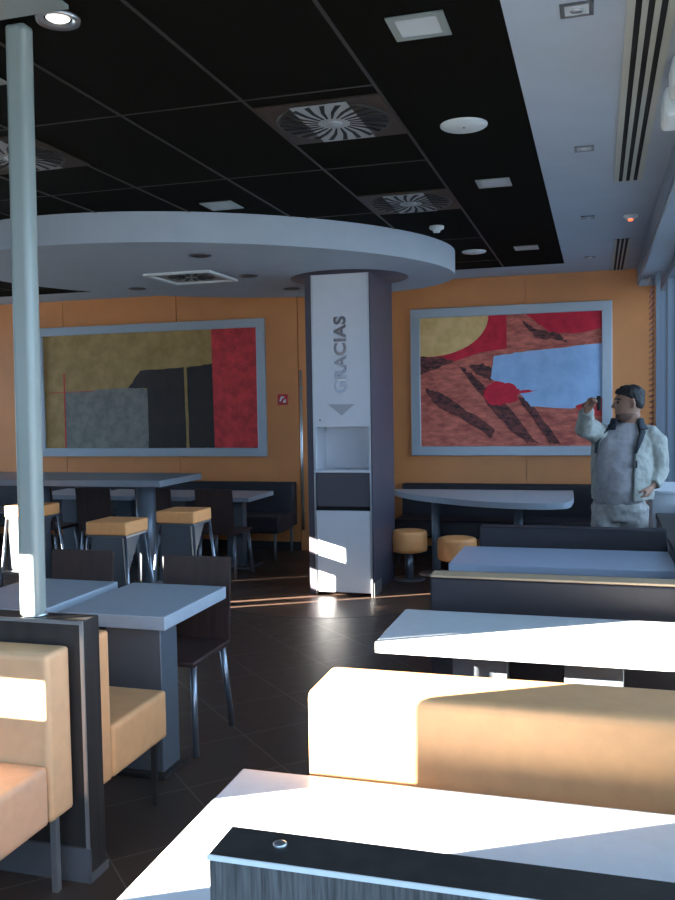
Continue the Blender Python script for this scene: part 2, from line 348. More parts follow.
t = thing('alarm_beacon', 'small white ceiling beacon with glowing red lamp beside the slot vents', 'alarm', (0.228, 6.73, CZ-0.004))
bm = bmesh.new(); lathe(bm, (0, 0, 0), [(0.05, 0.0), (0.05, -0.015), (0.03, -0.03), (0.002, -0.03)]); obj('base', bm, m_wpaint, t, True)
bm = bmesh.new(); lathe(bm, (0, 0, 0), [(0.02, -0.029), (0.016, -0.04), (0.001, -0.042)]); obj('lamp', bm, emis('red_glow', (1, 0.12, 0.04), 1.5), t, True)
t = thing('wall_speaker', 'white two piece speaker hanging at top right by the window beam', 'speaker', (0.30, 3.8, 2.74))
obj('bracket', boxes((0.29, 0.335, 3.80, 3.86, 2.862, 2.966), bev=0.004), m_wpaint, t)
obj('housing', boxes((0.248, 0.37, 3.70, 3.93, 2.742, 2.86), bev=0.03, seg=4), m_wpaint, t)
obj('cover', boxes((0.248, 0.38, 3.32, 3.50, 2.73, 2.84), bev=0.03, seg=4), m_wpaint, t)
obj('arm', boxes((0.30, 0.33, 3.48, 3.72, 2.79, 2.815)), m_wpaint, t)
# soffit downlights and square vent
for x, y, l in ((-2.80, 6.03, 'dark round downlight under the soffit, nearest its front edge'), (-2.86, 7.11, 'dark round downlight under the soffit, right of the square vent'),
                (-4.12, 7.47, 'dark round downlight under the soffit, left of the square vent'), (-2.80, 8.05, 'dark round downlight under the soffit, just left of the column')):
    t = thing('soffit_downlight', l, 'ceiling light', (x, y, 2.765), 0, 'dark downlights under the oval soffit')
    bm = bmesh.new(); lathe(bm, (0, 0, 0), [(0.082, 0.003), (0.08, -0.008), (0.06, -0.006), (0.058, 0.001)]); obj('ring', bm, m_sheet, t, True)
    bm = bmesh.new(); lathe(bm, (0, 0, 0), [(0.058, 0.002), (0.05, -0.004), (0.002, -0.003)]); obj('reflector', bm, m_dark, t, True)
t = thing('air_cassette', 'square white framed air vent under the oval soffit', 'air vent', (-3.33, 6.98, 2.765), math.radians(0))
bm = bmesh.new(); h = 0.30
for a in ((-h, h, -h, -h+0.035), (-h, h, h-0.035, h), (-h, -h+0.035, -h+0.035, h-0.035), (h-0.035, h, -h+0.035, h-0.035)): box(bm, *a, -0.02, 0.003)
obj('frame', bm, m_wpaint, t, True)
obj('backing', boxes((-h+0.035, h-0.035, -h+0.035, h-0.035, -0.004, 0.003)), m_diff, t, True)
bm = bmesh.new()
for k in range(14):
    a = 2*PI*k/14; c, s_ = math.cos(a), math.sin(a)
    prism(bm, [(0.06*c-0.006*s_, 0.06*s_+0.006*c), (0.06*c+0.006*s_, 0.06*s_-0.006*c), (0.2*c+0.014*s_, 0.2*s_-0.014*c), (0.2*c-0.014*s_, 0.2*s_+0.014*c)], -0.008, -0.0035)
obj('slots', bm, m_slot, t, True)

# ------------------------------------------------------------------ column with the waste unit
t = thing('waste_unit_column', 'tall column with white waste unit front and purple grey side', 'waste bin', (-2.11, 7.66, 0))
X0, X1, Y0, Y1 = -2.345, -1.86, 7.28, 8.12
m_side = mat('purple_grey_laminate', (0.060, 0.050, 0.068), 0.45, var=0.08)
bm = bmesh.new(); box(bm, -2.415, X0-0.012, Y0+0.005, Y1, 0, 2.765); box(bm, X1+0.012, X1+0.022, Y0+0.005, Y1, 0.06, 2.765); box(bm, X0-0.012, X1+0.012, Y0+0.32, Y1, 0, 2.765)
obj('body', bm, m_side, t)
obj('upper_panel', boxes((X0, X1, Y0, Y0+0.32, 1.46, 2.762), bev=0.003), m_panel, t)
bm = bmesh.new(); box(bm, X0, X0+0.012, Y0+0.02, Y0+0.32, 1.09, 1.459); box(bm, X1-0.012, X1, Y0+0.02, Y0+0.32, 1.09, 1.459); box(bm, X0+0.012, X1-0.012, Y0+0.28, Y0+0.32, 1.09, 1.459)
obj('niche', bm, m_panel, t)
obj('shelf', boxes((X0-0.005, X1+0.005, Y0-0.012, Y0+0.32, 1.068, 1.09), bev=0.003), m_panel, t)
obj('flap', boxes((X0+0.004, X1-0.004, Y0+0.012, Y0+0.03, 0.775, 1.066), bev=0.002), mat('flap_grey', (0.085, 0.07, 0.085), 0.4), t)
obj('flap_gap', boxes((X0, X1, Y0+0.05, Y0+0.07, 0.73, 0.78)), m_slot, t)
dd = obj('lower_door', boxes((X0+0.002, X1-0.002, Y0, Y0+0.03, 0.03, 0.738), bev=0.003), m_panel, t)
for x in (X0-0.012, X1): obj('edge_trim', boxes((x, x+0.012, Y0-0.006, Y0+0.02, 0.0, 2.765)), m_alu, t)
obj('foot_bracket', boxes((X1+0.0225, X1+0.027, Y0+0.0, Y0+0.26, 0.0, 0.12)), m_alu, t)
obj('screw', shape(tube, [(X0+0.05, Y0-0.004, 1.52), (X0+0.05, Y0+0.001, 1.52)], 0.008), m_sheet, t)
slab = bmesh.new(); slab_xz(slab, [(-2.224, 1.655), (-2.10, 1.557), (-1.985, 1.653)], Y0-0.003, Y0+0.001); obj('arrow', slab, mat('arrow_grey', (0.40, 0.38, 0.42), 0.4), t)
cu = bpy.data.curves.new('lettering', 'FONT'); cu.body = 'GRACIAS'; cu.size = 0.155; cu.extrude = 0.0015; cu.offset = 0.006; cu.space_character = 1.06
tmp = bpy.data.objects.new('lettering', cu); C.objects.link(tmp); bpy.context.view_layer.update()
me = bpy.data.meshes.new_from_object(tmp.evaluated_get(bpy.context.evaluated_depsgraph_get())); bpy.data.objects.remove(tmp)
w0 = min(v.co.x for v in me.vertices); w1 = max(v.co.x for v in me.vertices); h0 = min(v.co.y for v in me.vertices); h1 = max(v.co.y for v in me.vertices)
sx = 0.655/(w1-w0); sy = 0.112/(h1-h0)
for v in me.vertices:
    a, b_, c = (v.co.x-w0)*sx, (v.co.y-h0)*sy, v.co.z
    v.co = Vector((-2.050-b_, Y0-0.002-c*0.5, 1.747+a)) - t.location
me.materials.clear(); me.materials.append(m_letter)
lo = bpy.data.objects.new('lettering', me); C.objects.link(lo); lo.parent = t; lo['label'] = 'metal lettering reading GRACIAS upwards'
# dark collar where the column meets the soffit
bm = bmesh.new(); lathe(bm, (-2.10, 7.60, 2.765), [(0.52, 0.002), (0.52, -0.006), (0.01, -0.006)], 40); struct('trim_7', bm, m_side)

# ------------------------------------------------------------------ pictures and signs on the far wall
def picture(name, x0, x1, z0, z1, label, fw=0.10):
    t = thing(name, label, 'picture', ((x0+x1)/2, YF-0.02, z0)); f = bmesh.new(); y0, y1 = YF-0.075, YF-0.021
    box(f, x0, x1, y0, y1, z0, z0+fw, 0.006); box(f, x0, x1, y0, y1, z1-fw, z1, 0.006); box(f, x0, x0+fw, y0+0.001, y1, z0+fw*0.9, z1-fw*0.9, 0.006); box(f, x1-fw, x1, y0+0.001, y1, z0+fw*0.9, z1-fw*0.9, 0.006)
    obj('frame', f, m_frame, t); return t
def canvas(t, base, polys, mats, y=YF-0.045):
    bm = bmesh.new(); slab_xz(bm, base, y, YF-0.022, 0)
    for i, (pts, mi) in enumerate(polys): slab_xz(bm, pts, y-0.0008*(i+1), y, mi)
    return obj('canvas', bm, mats, t)
p_och = paint('ochre_paint', (0.34, 0.20, 0.055), (0.46, 0.28, 0.095)); p_grey = paint('grey_paint', (0.16, 0.15, 0.13), (0.25, 0.235, 0.20), 9)
p_blk = paint('black_paint', (0.012, 0.006, 0.005), (0.026, 0.014, 0.011)); p_red = paint('red_paint', (0.50, 0.025, 0.03), (0.78, 0.05, 0.05), 8)
p_brick = paint('brick_paint', (0.44, 0.085, 0.06), (0.80, 0.21, 0.14), 7, (1, 1, 3), 0.5); p_blue = paint('blue_grey_paint', (0.33, 0.50, 0.76), (0.42, 0.60, 0.86), 5)
p_crim = paint('crimson_paint', (0.60, 0.006, 0.03), (0.80, 0.015, 0.05), 8); p_dk = paint('dark_stroke', (0.03, 0.014, 0.014), (0.26, 0.06, 0.05), 16, (1, 1, 2.5), 0.6); p_yel = paint('sand_paint', (0.78, 0.48, 0.17), (0.92, 0.60, 0.26), 6)
SX, SZ = 2.900/225.0, 1.0
# left picture, mapped from its pixels with simple x / z scales
tL = picture('framed_painting', -6.62, -3.62, 1.075, 2.645, 'wide framed abstract in ochre, grey, black and red on the orange wall')
def pl(u, v): return (-6.52+2.80*u, 1.175+1.37*v)      # u 0..1 left to right, v 0..1 bottom to top
def rough(pts, n=6, amp=0.006, seed=3):
    rnd = random.Random(seed); out = []
    for i, p in enumerate(pts):
        q = pts[(i+1) % len(pts)]
        for k in range(n): s = k/n; out.append((p[0]+(q[0]-p[0])*s+(rnd.uniform(-amp, amp) if k else 0), p[1]+(q[1]-p[1])*s+(rnd.uniform(-amp, amp) if k else 0)))
    return out
U = lambda pts, **k: rough([pl(*p) for p in pts], **k)
canvas(tL, [pl(0, 0), pl(1, 0), pl(1, 1), pl(0, 1)], [
    (U([(0.10, 0), (0.50, 0), (0.50, 0.505), (0.47, 0.525), (0.10, 0.505)]), 1),
    (U([(0.50, 0), (0.675, 0), (0.672, 0.69), (0.47, 0.67), (0.41, 0.525), (0.50, 0.515)]), 2),
    (U([(0.69, 0), (0.81, 0), (0.805, 0.715), (0.685, 0.685)]), 2),
    ([pl(0.805, 0), pl(1, 0), pl(1, 1), pl(0.80, 1)], 3),
    (U([(0.095, 0), (0.10, 0), (0.102, 0.66), (0.096, 0.66)], amp=0.003), 3),
    (U([(0.02, 0.495), (0.25, 0.50), (0.25, 0.505), (0.02, 0.50)], amp=0.002), 3)], [p_och, p_grey, p_blk, p_red])
tR = picture('framed_painting', -1.935, 0.142, 1.085, 2.66, 'framed abstract in red, brick and pale blue on the orange wall')
def pr(px, py):                                       # maps the picture's own 0..1 square
    return (-1.835+1.877*px, 1.185+1.375*py)
V = lambda pts, **k: rough([pr(*p) for p in pts], **k)
def arc(cx, cy, rx, ry, a0, a1, n=14): return [(cx+rx*math.cos(math.radians(a0+(a1-a0)*k/n)), cy+ry*math.sin(math.radians(a0+(a1-a0)*k/n))) for k in range(n+1)]
P_ = lambda pts: [pr(*p) for p in pts]
canvas(tR, [pr(0, 0), pr(1, 0), pr(1, 1), pr(0, 1)], [
    (P_([(0.0, 0.62), (0.20, 0.66), (0.34, 0.72), (0.49, 0.745), (0.49, 1), (0, 1)]), 3),
    (P_([(0, 0.72)] + arc(0.05, 1.0, 0.34, 0.30, 262, 360) + [(0, 1)]), 5),
    (P_([(0.60, 1)] + arc(0.84, 1.0, 0.24, 0.16, 180, 318) + [(1, 0.90), (1, 1)]), 3),
    (V([(0.50, 1), (0.60, 0.99), (0.72, 0.86), (1, 0.82), (1, 0.78), (0.50, 0.76)], amp=0.012), 1),
    (V([(0.56, 0.97), (0.66, 0.88), (0.78, 0.84), (0.82, 0.77), (0.64, 0.83)], amp=0.015), 4),
    (V([(0, 0.56), (0.20, 0.66), (0.10, 0.70), (0, 0.70)], amp=0.01), 4),
    (V([(0.28, 0.62), (0.33, 0.55), (0.40, 0.50), (0.42, 0.58), (0.36, 0.64)], amp=0.015), 4),
    (V([(0.02, 0.46), (0.10, 0.43), (0.42, 0.13), (0.40, 0.06), (0.06, 0.36)], amp=0.02), 4),
    (V([(0.22, 0.62), (0.30, 0.55), (0.50, 0.30), (0.66, 0.02), (0.60, 0.02), (0.42, 0.26)], amp=0.02, seed=5), 4),
    (V([(0.55, 0.38), (0.60, 0.36), (0.78, 0.02), (0.72, 0.02)], amp=0.012), 4),
    (V([(0.42, 0.69), (0.60, 0.72), (1, 0.76), (1, 0.34), (0.84, 0.28), (0.62, 0.30), (0.56, 0.40), (0.46, 0.48), (0.40, 0.52)], amp=0.006), 2),
    (V([(0.38, 0.46), (0.43, 0.50), (0.53, 0.47), (0.56, 0.42), (0.66, 0.425), (0.54, 0.39), (0.55, 0.35), (0.46, 0.31), (0.38, 0.33), (0.36, 0.40)], amp=0.01), 3),
    (V([(0.86, 0.30), (1, 0.36), (1, 0.22), (0.90, 0.24)], amp=0.008), 6)], [p_brick, p_brick, p_blue, p_crim, p_dk, p_yel, p_red])
t = thing('fire_call_sign', 'small square red fire sign on orange wall left of the column', 'sign', (-3.425, YF-0.02, 1.66))
obj('plate', boxes((-3.485, -3.365, YF-0.032, YF-0.021, 1.66, 1.78), bev=0.004), m_red, t)
bm = bmesh.new(); y_ = YF-0.034
slab_xz(bm, [(-3.465, 1.70), (-3.445, 1.70), (-3.43, 1.735), (-3.405, 1.735), (-3.405, 1.755), (-3.445, 1.755)], y_, y_+0.003); slab_xz(bm, [(-3.425, 1.685), (-3.385, 1.685), (-3.385, 1.725), (-3.41, 1.715)], y_, y_+0.003)
obj('symbol', bm, m_wpaint, t)

# ------------------------------------------------------------------ furniture on the far side
def banquette(name, x0, x1, ytop, zt, label, end_legs=()):
    t = thing(name, label, 'bench', ((x0+x1)/2, ytop, 0))
    obj('backrest', boxes((x0, x1, ytop-0.14, ytop, 0.30, zt), bev=0.02), m_darkvinyl, t)
    obj('seat', boxes((x0, x1, ytop-0.62, ytop-0.13, 0.28, 0.46), bev=0.025), m_darkvinyl, t)
    for x in (x0+0.06, x1-0.06):
        for y in (ytop-0.58, ytop-0.05): obj('leg', shape(tube, [(x, y, 0), (x, y, 0.29)], 0.016), m_sheet, t)
    return t
banquette('banquette', -7.6, -3.27, YF-0.04, 0.79, 'long dark banquette under the ochre and black painting')
banquette('banquette', -2.03, 0.0, YF-0.04, 0.79, 'dark banquette under the red and blue painting behind the curved table')

def cafe_table(x0, x1, y0, y1, label, z=0.75, group='grey tables along the dark banquette', th=0.045, topm=None):
    t = thing('cafe_table', label, 'table', ((x0+x1)/2, (y0+y1)/2, 0), 0, group); xc, yc = (x0+x1)/2, (y0+y1)/2
    obj('tabletop', boxes((x0, x1, y0, y1, z-th, z), bev=0.004), topm or m_topg, t)
    obj('pedestal', boxes((xc-0.09, xc+0.09, yc-0.05, yc+0.05, 0.02, z-th-0.002)), m_leg, t)
    obj('base_plate', boxes((xc-0.2, xc+0.2, yc-0.2, yc+0.2, 0.0, 0.02), bev=0.005), m_sheet, t); return t
for x0, l in ((-3.86, 'grey table by the dark banquette, nearest the column'), (-4.50, 'grey table by the dark banquette, second from the column'),
              (-5.14, 'grey table by the dark banquette, third from the column'), (-5.80, 'grey table by the dark banquette seen under the bar table, fourth from the column')):
    cafe_table(x0, x0+0.56, 8.08, 8.78, l)
def chair(label, loc, rz, group):
    t = thing('cafe_chair', label, 'chair', loc, rz, group)
    obj('seat', boxes((-0.20, 0.20, -0.21, 0.22, 0.425, 0.452), bev=0.008), m_brown, t, True)
    bm = bmesh.new(); slab_yz(bm, [(-0.205, 0.44), (-0.225, 0.65), (-0.25, 0.87), (-0.268, 0.87), (-0.243, 0.65), (-0.223, 0.44)], -0.19, 0.19); obj('backrest', bm, m_brown, t, True)
    for sx_ in (-1, 1):
        for sy_ in (-1, 1): obj('leg', shape(tube, [(sx_*0.17, sy_*0.17, 0.43), (sx_*0.195, sy_*0.215, 0.0)], 0.016), m_steel, t, True)
    return t
c0 = chair('dark chair with steel legs at the grey table nearest the column', (-3.50, 7.95, 0), 0, 'dark chairs along the far grey tables')
for x, l in ((-4.14, 'dark chair behind the right orange bar stool, at the second far table'), (-4.80, 'dark chair at the third far table, seen under the bar table'), (-5.46, 'dark chair at the fourth far table, seen under the bar table')):
    dup(c0, (x, 7.95, 0), l, 0)
# bar table with three orange stools
t = thing('bar_table', 'tall grey bar table with round legs beside the white post', 'table', (-4.6, 6.95, 0))
obj('tabletop', boxes((-5.75, -3.46, 6.56, 7.36, 0.995, 1.05), bev=0.004), mat('dark_grey_table_laminate', (0.22, 0.24, 0.27), 0.35, var=0.05), t)
for x in (-3.79, -4.86): 
    lg = obj('leg', shape(tube, [(x, 6.92, 0.02), (x, 6.92, 0.996)], 0.085, 24), m_leg, t)
    bm = bmesh.new(); lathe(bm, (x, 6.92, 0), [(0.2, 0.0), (0.2, 0.012), (0.09, 0.02)]); obj('base_plate', bm, m_sheet, lg)
def stool(label, loc, rz):
    t = thing('bar_stool', label, 'bar stool', loc, rz, 'orange bar stools at the tall table')
    obj('cushion', boxes((-0.158, 0.158, -0.158, 0.158, 0.772, 0.865), bev=0.012), m_orange2, t, True)
    obj('seat_frame', boxes((-0.152, 0.152, -0.152, 0.152, 0.756, 0.771)), m_steel, t, True)
    bm = bmesh.new(); slab_xz(bm, [(-0.12, 0.755), (-0.15, 0.30), (-0.04, 0.30), (-0.035, 0.42), (0.035, 0.42), (0.04, 0.30), (0.15, 0.30), (0.12, 0.755)], -0.150, -0.137); obj('back_panel', bm, m_sheet, t, True)
    for xa in (-0.115, 0.102):
        bm = bmesh.new(); slab_yz(bm, [(-0.136, 0.755), (-0.136, 0.40), (0.02, 0.62), (0.12, 0.755)], xa, xa+0.013); obj('side_panel', bm, m_sheet, t, True)
    for sx_ in (-1, 1):
        for sy_ in (-1, 1): obj('leg', shape(tube, [(sx_*0.145, sy_*0.145, 0.757), (sx_*0.205, sy_*0.205, 0.0)], 0.011), m_steel, t, True)
    obj('footrest', boxes((-0.15, 0.15, -0.225, -0.165, 0.315, 0.335)), m_alu, t, True)
    return t
s0 = stool('orange bar stool, rightmost of three at the tall table', (-3.07, 6.2, 0), 0)
dup(s0, (-3.27, 5.55, 0), 'orange bar stool, middle one, pulled out from the tall table')
dup(s0, (-4.53, 6.34, 0), 'orange bar stool partly hidden by the white post')
# near tables on the left
def left_table(x0, x1, label):
    t = thing('cafe_table', label, 'table', ((x0+x1)/2, 3.72, 0), 0, 'grey tables behind the left booth bench')
    obj('tabletop', boxes((x0, x1, 3.40, 4.06, 0.69, 0.75), bev=0.004), m_topg, t)
    obj('pedestal', boxes((x0+0.17, x1-0.075, 3.50, 3.66, 0.02, 0.689), bev=0.004), m_leg, t)
    obj('base_plate', boxes((x0+0.12, x1-0.05, 3.46, 3.70, 0, 0.02), bev=0.004), m_dark, t); return t
left_table(-2.31, -1.79, 'grey square table on the aisle beside the orange bench')
left_table(-2.92, -2.40, 'grey table behind the white post, left of the aisle table')
c1 = chair('dark brown chair at the far side of the aisle table', (-2.02, 3.96, 0), PI, 'dark chairs at the left grey tables')
dup(c1, (-2.74, 4.02, 0), 'dark brown chair at the table behind the white post', PI)
# left booth: two orange benches back to back on a dark partition, white post
t = thing('booth_partition', 'dark booth partition with silver edge between two orange benches', 'partition', (-2.4, 2.69, 0))
obj('panel', boxes((-3.6, -1.70, 2.64, 2.74, 0.0, 0.92), bev=0.004), m_dark, t)
bm = bmesh.new(); box(bm, -3.6, -1.699, 2.634, 2.6395, 0.908, 0.9215); box(bm, -1.7125, -1.699, 2.634, 2.6395, 0.07, 0.9075); obj('edge_strip', bm, m_alu, t)
bm = bmesh.new(); box(bm, -3.6, -1.695, 2.628, 2.6395, 0.0, 0.12); box(bm, -1.6995, -1.693, 2.628, 2.745, 0.0, 0.03); obj('kick_plate', bm, m_sheet, t)
t = thing('sofa_bench', 'peach booth bench at the left edge facing the camera', 'bench', (-2.5, 2.3, 0))
obj('backrest', boxes((-3.5, -1.745, 2.49, 2.625, 0.27, 0.84), bev=0.022, seg=4), m_peach, t)
obj('seat', boxes((-3.5, -1.75, 1.95, 2.488, 0.27, 0.47), bev=0.022, seg=4), m_pink, t)
for x in (-1.80, -3.4):
    for y in (2.03, 2.56): obj('leg', boxes((x+0.005, x+0.027, y-0.012, y+0.012, 0.0, 0.275)), m_alu, t)
t = thing('sofa_bench', 'orange booth bench on the aisle behind the dark left partition', 'bench', (-2.5, 3.0, 0))
obj('backrest', boxes((-3.5, -1.735, 2.755, 2.865, 0.27, 0.835), bev=0.022, seg=4), m_orange, t)
obj('seat', boxes((-3.5, -1.735, 2.867, 3.30, 0.27, 0.47), bev=0.022, seg=4), m_orange, t)
for x in (-1.80, -3.4):
    for y in (2.82, 3.24): obj('leg', boxes((x+0.02, x+0.04, y-0.01, y+0.01, 0.0, 0.275)), m_dark, t)
t = thing('post', 'slim white post rising from the left booth partition to the ceiling', 'post', (-1.925, 2.69, 0.92))
bm = boxes((-1.963, -1.885, 2.645, 2.71, 0.921, 2.966), bev=0.022, seg=4)
for v in bm.verts: v.co.x += 0.024*(v.co.z-0.92)/2.05
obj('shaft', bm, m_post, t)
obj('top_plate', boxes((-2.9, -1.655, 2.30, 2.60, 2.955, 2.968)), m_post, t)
bm = bmesh.new(); lathe(bm, (-1.925, 2.69, 0.9205), [(0.045, 0), (0.045, 0.006), (0.035, 0.014)]); obj('foot', bm, m_alu, t)

# ------------------------------------------------------------------ window side booths
XR = 0.40
def booth_table(y0, y1, label, legs, XT=-0.832, tm=None):
    t = thing('booth_table', label, 'table', (-0.2, (y0+y1)/2, 0), 0, 'white tables at the window booths')
    obj('tabletop', boxes((XT, XR, y0, y1, 0.708, 0.75), bev=0.004), tm or m_top, t)
    for a, b in legs: obj('leg', boxes((a, b, (y0+y1)/2-0.04, (y0+y1)/2+0.04, 0, 0.707), bev=0.004), m_leg, t)
    return t
booth_table(1.389, 2.005, 'nearest white window table, glaring with sun, behind the grained partition', ((-0.55, -0.34), (-0.10, 0.12)), -0.85)
booth_table(3.215, 3.77, 'middle white window table, half in sun, behind the orange bench', ((-0.555, -0.34), (-0.125, 0.093)), -0.812)
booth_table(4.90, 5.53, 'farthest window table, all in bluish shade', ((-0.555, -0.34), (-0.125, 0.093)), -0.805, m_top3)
t = thing('booth_partition', 'nearest dark grained partition with silver edge at the bottom of the picture', 'partition', (-0.1, 1.335, 0))
obj('panel', boxes((-0.609, XR, 1.287, 1.385, 0.0, 0.92), bev=0.003), [m_grain], t)
obj('top_cap', boxes((-0.609, XR, 1.287, 1.385, 0.9205, 0.923)), m_dark, t)
obj('edge_strip', boxes((-0.611, XR, 1.283, 1.2865, 0.915, 0.9235)), m_wpaint, t)
bm = bmesh.new(); lathe(bm, (-0.507, 1.345, 0.923), [(0.012, 0), (0.0115, 0.003), (0.007, 0.004), (0.001, 0.002)], 16); obj('screw', bm, m_alu, t)
t = thing('sofa_bench', 'orange bench back glaring with sun between the two nearest window tables', 'bench', (-0.16, 2.4, 0))
obj('backrest', boxes((-0.72, XR, 2.12, 2.352, 0.28, 0.92), bev=0.028, seg=4), m_orange, t)
obj('seat', boxes((-0.72, XR, 2.354, 2.86, 0.27, 0.46), bev=0.025, seg=4), m_orange, t)
for x in (-0.66, 0.34):
    for y in (2.2, 2.8): obj('leg', boxes((x-0.015, x+0.015, y-0.015, y+0.015, 0, 0.285)), m_sheet, t)
def dark_bench(y0, y1, zt, label, top):
    t = thing('sofa_bench', label, 'bench', (-0.16, (y0+y1)/2, 0))
    obj('backrest', boxes((-0.72, XR, y0, y1, 0.12, zt-0.012 if top else zt), bev=0.01), m_darkvinyl, t)
    if top: obj('top_cap', boxes((-0.72, XR, y0+0.002, y1, zt-0.0115, zt), bev=0.004), m_tan, t)
    obj('seat', boxes((-0.70, XR, y1+0.002, y1+0.46, 0.27, 0.46), bev=0.02), m_darkvinyl, t)
    obj('plinth', boxes((-0.66, XR, y0+0.02, y1+0.40, 0.0, 0.119)), m_dark, t)
dark_bench(3.87, 3.985, 0.885, 'dark bench back with tan top edge behind the middle window table', True)
dark_bench(5.60, 5.72, 0.865, 'low dark bench back behind the farthest window table', False)
t = thing('window_cabinet', 'pale blue white low cabinet by the window beside the standing man', 'cabinet', (0.5, 7.4, 0))
obj('carcass', boxes((0.40, 0.62, 7.14, 7.9, 0.0, 0.93), bev=0.004), m_cab, t)
obj('top', boxes((0.385, 0.625, 7.12, 7.92, 0.931, 0.955), bev=0.004), m_cab, t)
# curved table and round stools
t = thing('curved_table', 'grey curved edge table with two round legs before the right banquette', 'table', (-1.1, 8.5, 0))
base = [(-0.235, 9.06), (-2.03, 9.02), (-1.99, 8.86), (-1.75, 8.52), (-1.434, 8.25), (-1.021, 7.99), (-0.573, 7.88), (-0.34, 7.92), (-0.24, 8.05), (-0.215, 8.5)]
def curve_through(p, n=8):
    out = []
    for i in range(len(p)-1):
        a, b, c, d_ = (Vector(p[max(i-1, 0)]), Vector(p[i]), Vector(p[i+1]), Vector(p[min(i+2, len(p)-1)]))
        for k in range(n):
            u = k/n; out.append(tuple(0.5*((2*b)+(c-a)*u+(2*a-5*b+4*c-d_)*u*u+(3*b-a-3*c+d_)*u**3)))
    return out+[p[-1]]
bm = bmesh.new(); prism(bm, [base[0]]+curve_through(base[1:]), 0.705, 0.76)
obj('tabletop', bm, m_topg, t)
for x, y in ((-1.50, 8.42), (-0.72, 8.46)):
    lg = obj('leg', shape(tube, [(x, y, 0.02), (x, y, 0.704)], 0.042, 20), m_leg, t)
    bm = bmesh.new(); lathe(bm, (x, y, 0), [(0.17, 0), (0.17, 0.008), (0.06, 0.022)]); obj('base_plate', bm, m_alu, lg)
def round_stool(label, loc):
    t = thing('round_stool', label, 'stool', loc, 0, 'round orange stools at the curved table')
    bm = bmesh.new(); lathe(bm, (0, 0, 0), [(0.14, 0.262), (0.168, 0.272), (0.172, 0.30), (0.172, 0.43), (0.165, 0.455), (0.14, 0.462)], 32); obj('cushion', bm, m_orange2, t, True)
    obj('stem', shape(tube, [(0, 0, 0.012), (0, 0, 0.262)], 0.04, 18), m_steel, t, True)
    bm = bmesh.new(); lathe(bm, (0, 0, 0), [(0.15, 0), (0.15, 0.008), (0.05, 0.016)]); obj('base_plate', bm, m_steel, t, True); return t
r0 = round_stool('round orange stool beside the column', (-1.705, 8.12, 0))
dup(r0, (-1.195, 7.75, 0), 'round orange stool under the front of the curved table')
# blind and post at the end of the window side
t = thing('window_blind', 'narrow edge-on slatted blind with red edges by the end window', 'blind', (0.50, 8.7, 0.9))
obj('head_rail', boxes((0.465, 0.503, 8.58, 8.97, 2.73, 2.78), bev=0.004), m_win, t)
for k in range(34):
    z = 0.95+k*0.052; bm = bmesh.new(); slab_xz(bm, [(0.468, z), (0.472, z-0.007), (0.499, z+0.010), (0.495, z+0.017)], 8.60, 8.95); obj('slat', bm, m_blind, t)
obj('cord', shape(tube, [(0.484, 8.572, 0.95), (0.484, 8.572, 2.74)], 0.003, 6), m_slot, t)
bm = boxes((0.505, 0.54, 8.48, 8.54, 0.0, 2.79)); struct('trim_8', bm, m_win)

# ------------------------------------------------------------------ the man
m_skin = mat('skin', (0.30, 0.155, 0.10), 0.55); m_hair = mat('dark_hair', (0.010, 0.008, 0.008), 0.6, var=0.4, scale=90)
m_jacket = mat('khaki_jacket', (0.30, 0.30, 0.27), 0.8, var=0.12, scale=18, bump=0.15, bscale=30); m_shirt = mat('grey_shirt', (0.30, 0.28, 0.29), 0.85, var=0.12, scale=30, bump=0.1, bscale=40)
m_trous = mat('pale_trousers', (0.36, 0.34, 0.32), 0.85, var=0.22, scale=14, bump=0.2, bscale=24); m_lining = mat('dark_lining', (0.02, 0.025, 0.035), 0.8); m_shoe = mat('dark_shoe', (0.03, 0.025, 0.02), 0.5)
MX, MY = 0.155, 6.75
man = thing('person', 'man in khaki jacket and grey shirt holding up a phone by the window', 'person', (MX, MY, 0))
def ell_ring(bm, c, rx, ry, n=24, yaw=0.0, power=2.0):
    r = []
    for k in range(n):
        a = 2*PI*k/n; ca, sa = math.cos(a), math.sin(a)
        x = rx*math.copysign(abs(ca)**(2/power), ca); y = ry*math.copysign(abs(sa)**(2/power), sa)
        r.append(bm.verts.new((c[0]+x*math.cos(yaw)-y*math.sin(yaw), c[1]+x*math.sin(yaw)+y*math.cos(yaw), c[2])))
    return r
def loft(bm, rows, n=24, yaw=0.0, power=2.0, mi=0): skin_rings(bm, [ell_ring(bm, (x, y, z), rx, ry, n, yaw, power) for x, y, z, rx, ry in rows], mi)
def remeshed(name, bm, mats, parent, voxel, smooth=4, fold=0.0, fs=0.1):
    o = obj(name, bm, mats, parent)
    md = o.modifiers.new('r', 'REMESH'); md.mode = 'VOXEL'; md.voxel_size = voxel; md.use_smooth_shade = True
    sm = o.modifiers.new('s', 'SMOOTH'); sm.factor = 0.5; sm.iterations = smooth
    if fold:
        tx = bpy.data.textures.new(name+'_folds', 'CLOUDS'); tx.noise_scale = fs; tx.noise_depth = 2
        dm = o.modifiers.new('d', 'DISPLACE'); dm.texture = tx; dm.strength = fold; dm.mid_level = 0.5
    bpy.context.view_layer.update()
    me = bpy.data.meshes.new_from_object(o.evaluated_get(bpy.context.evaluated_depsgraph_get())); o.modifiers.clear(); o.data = me; return o
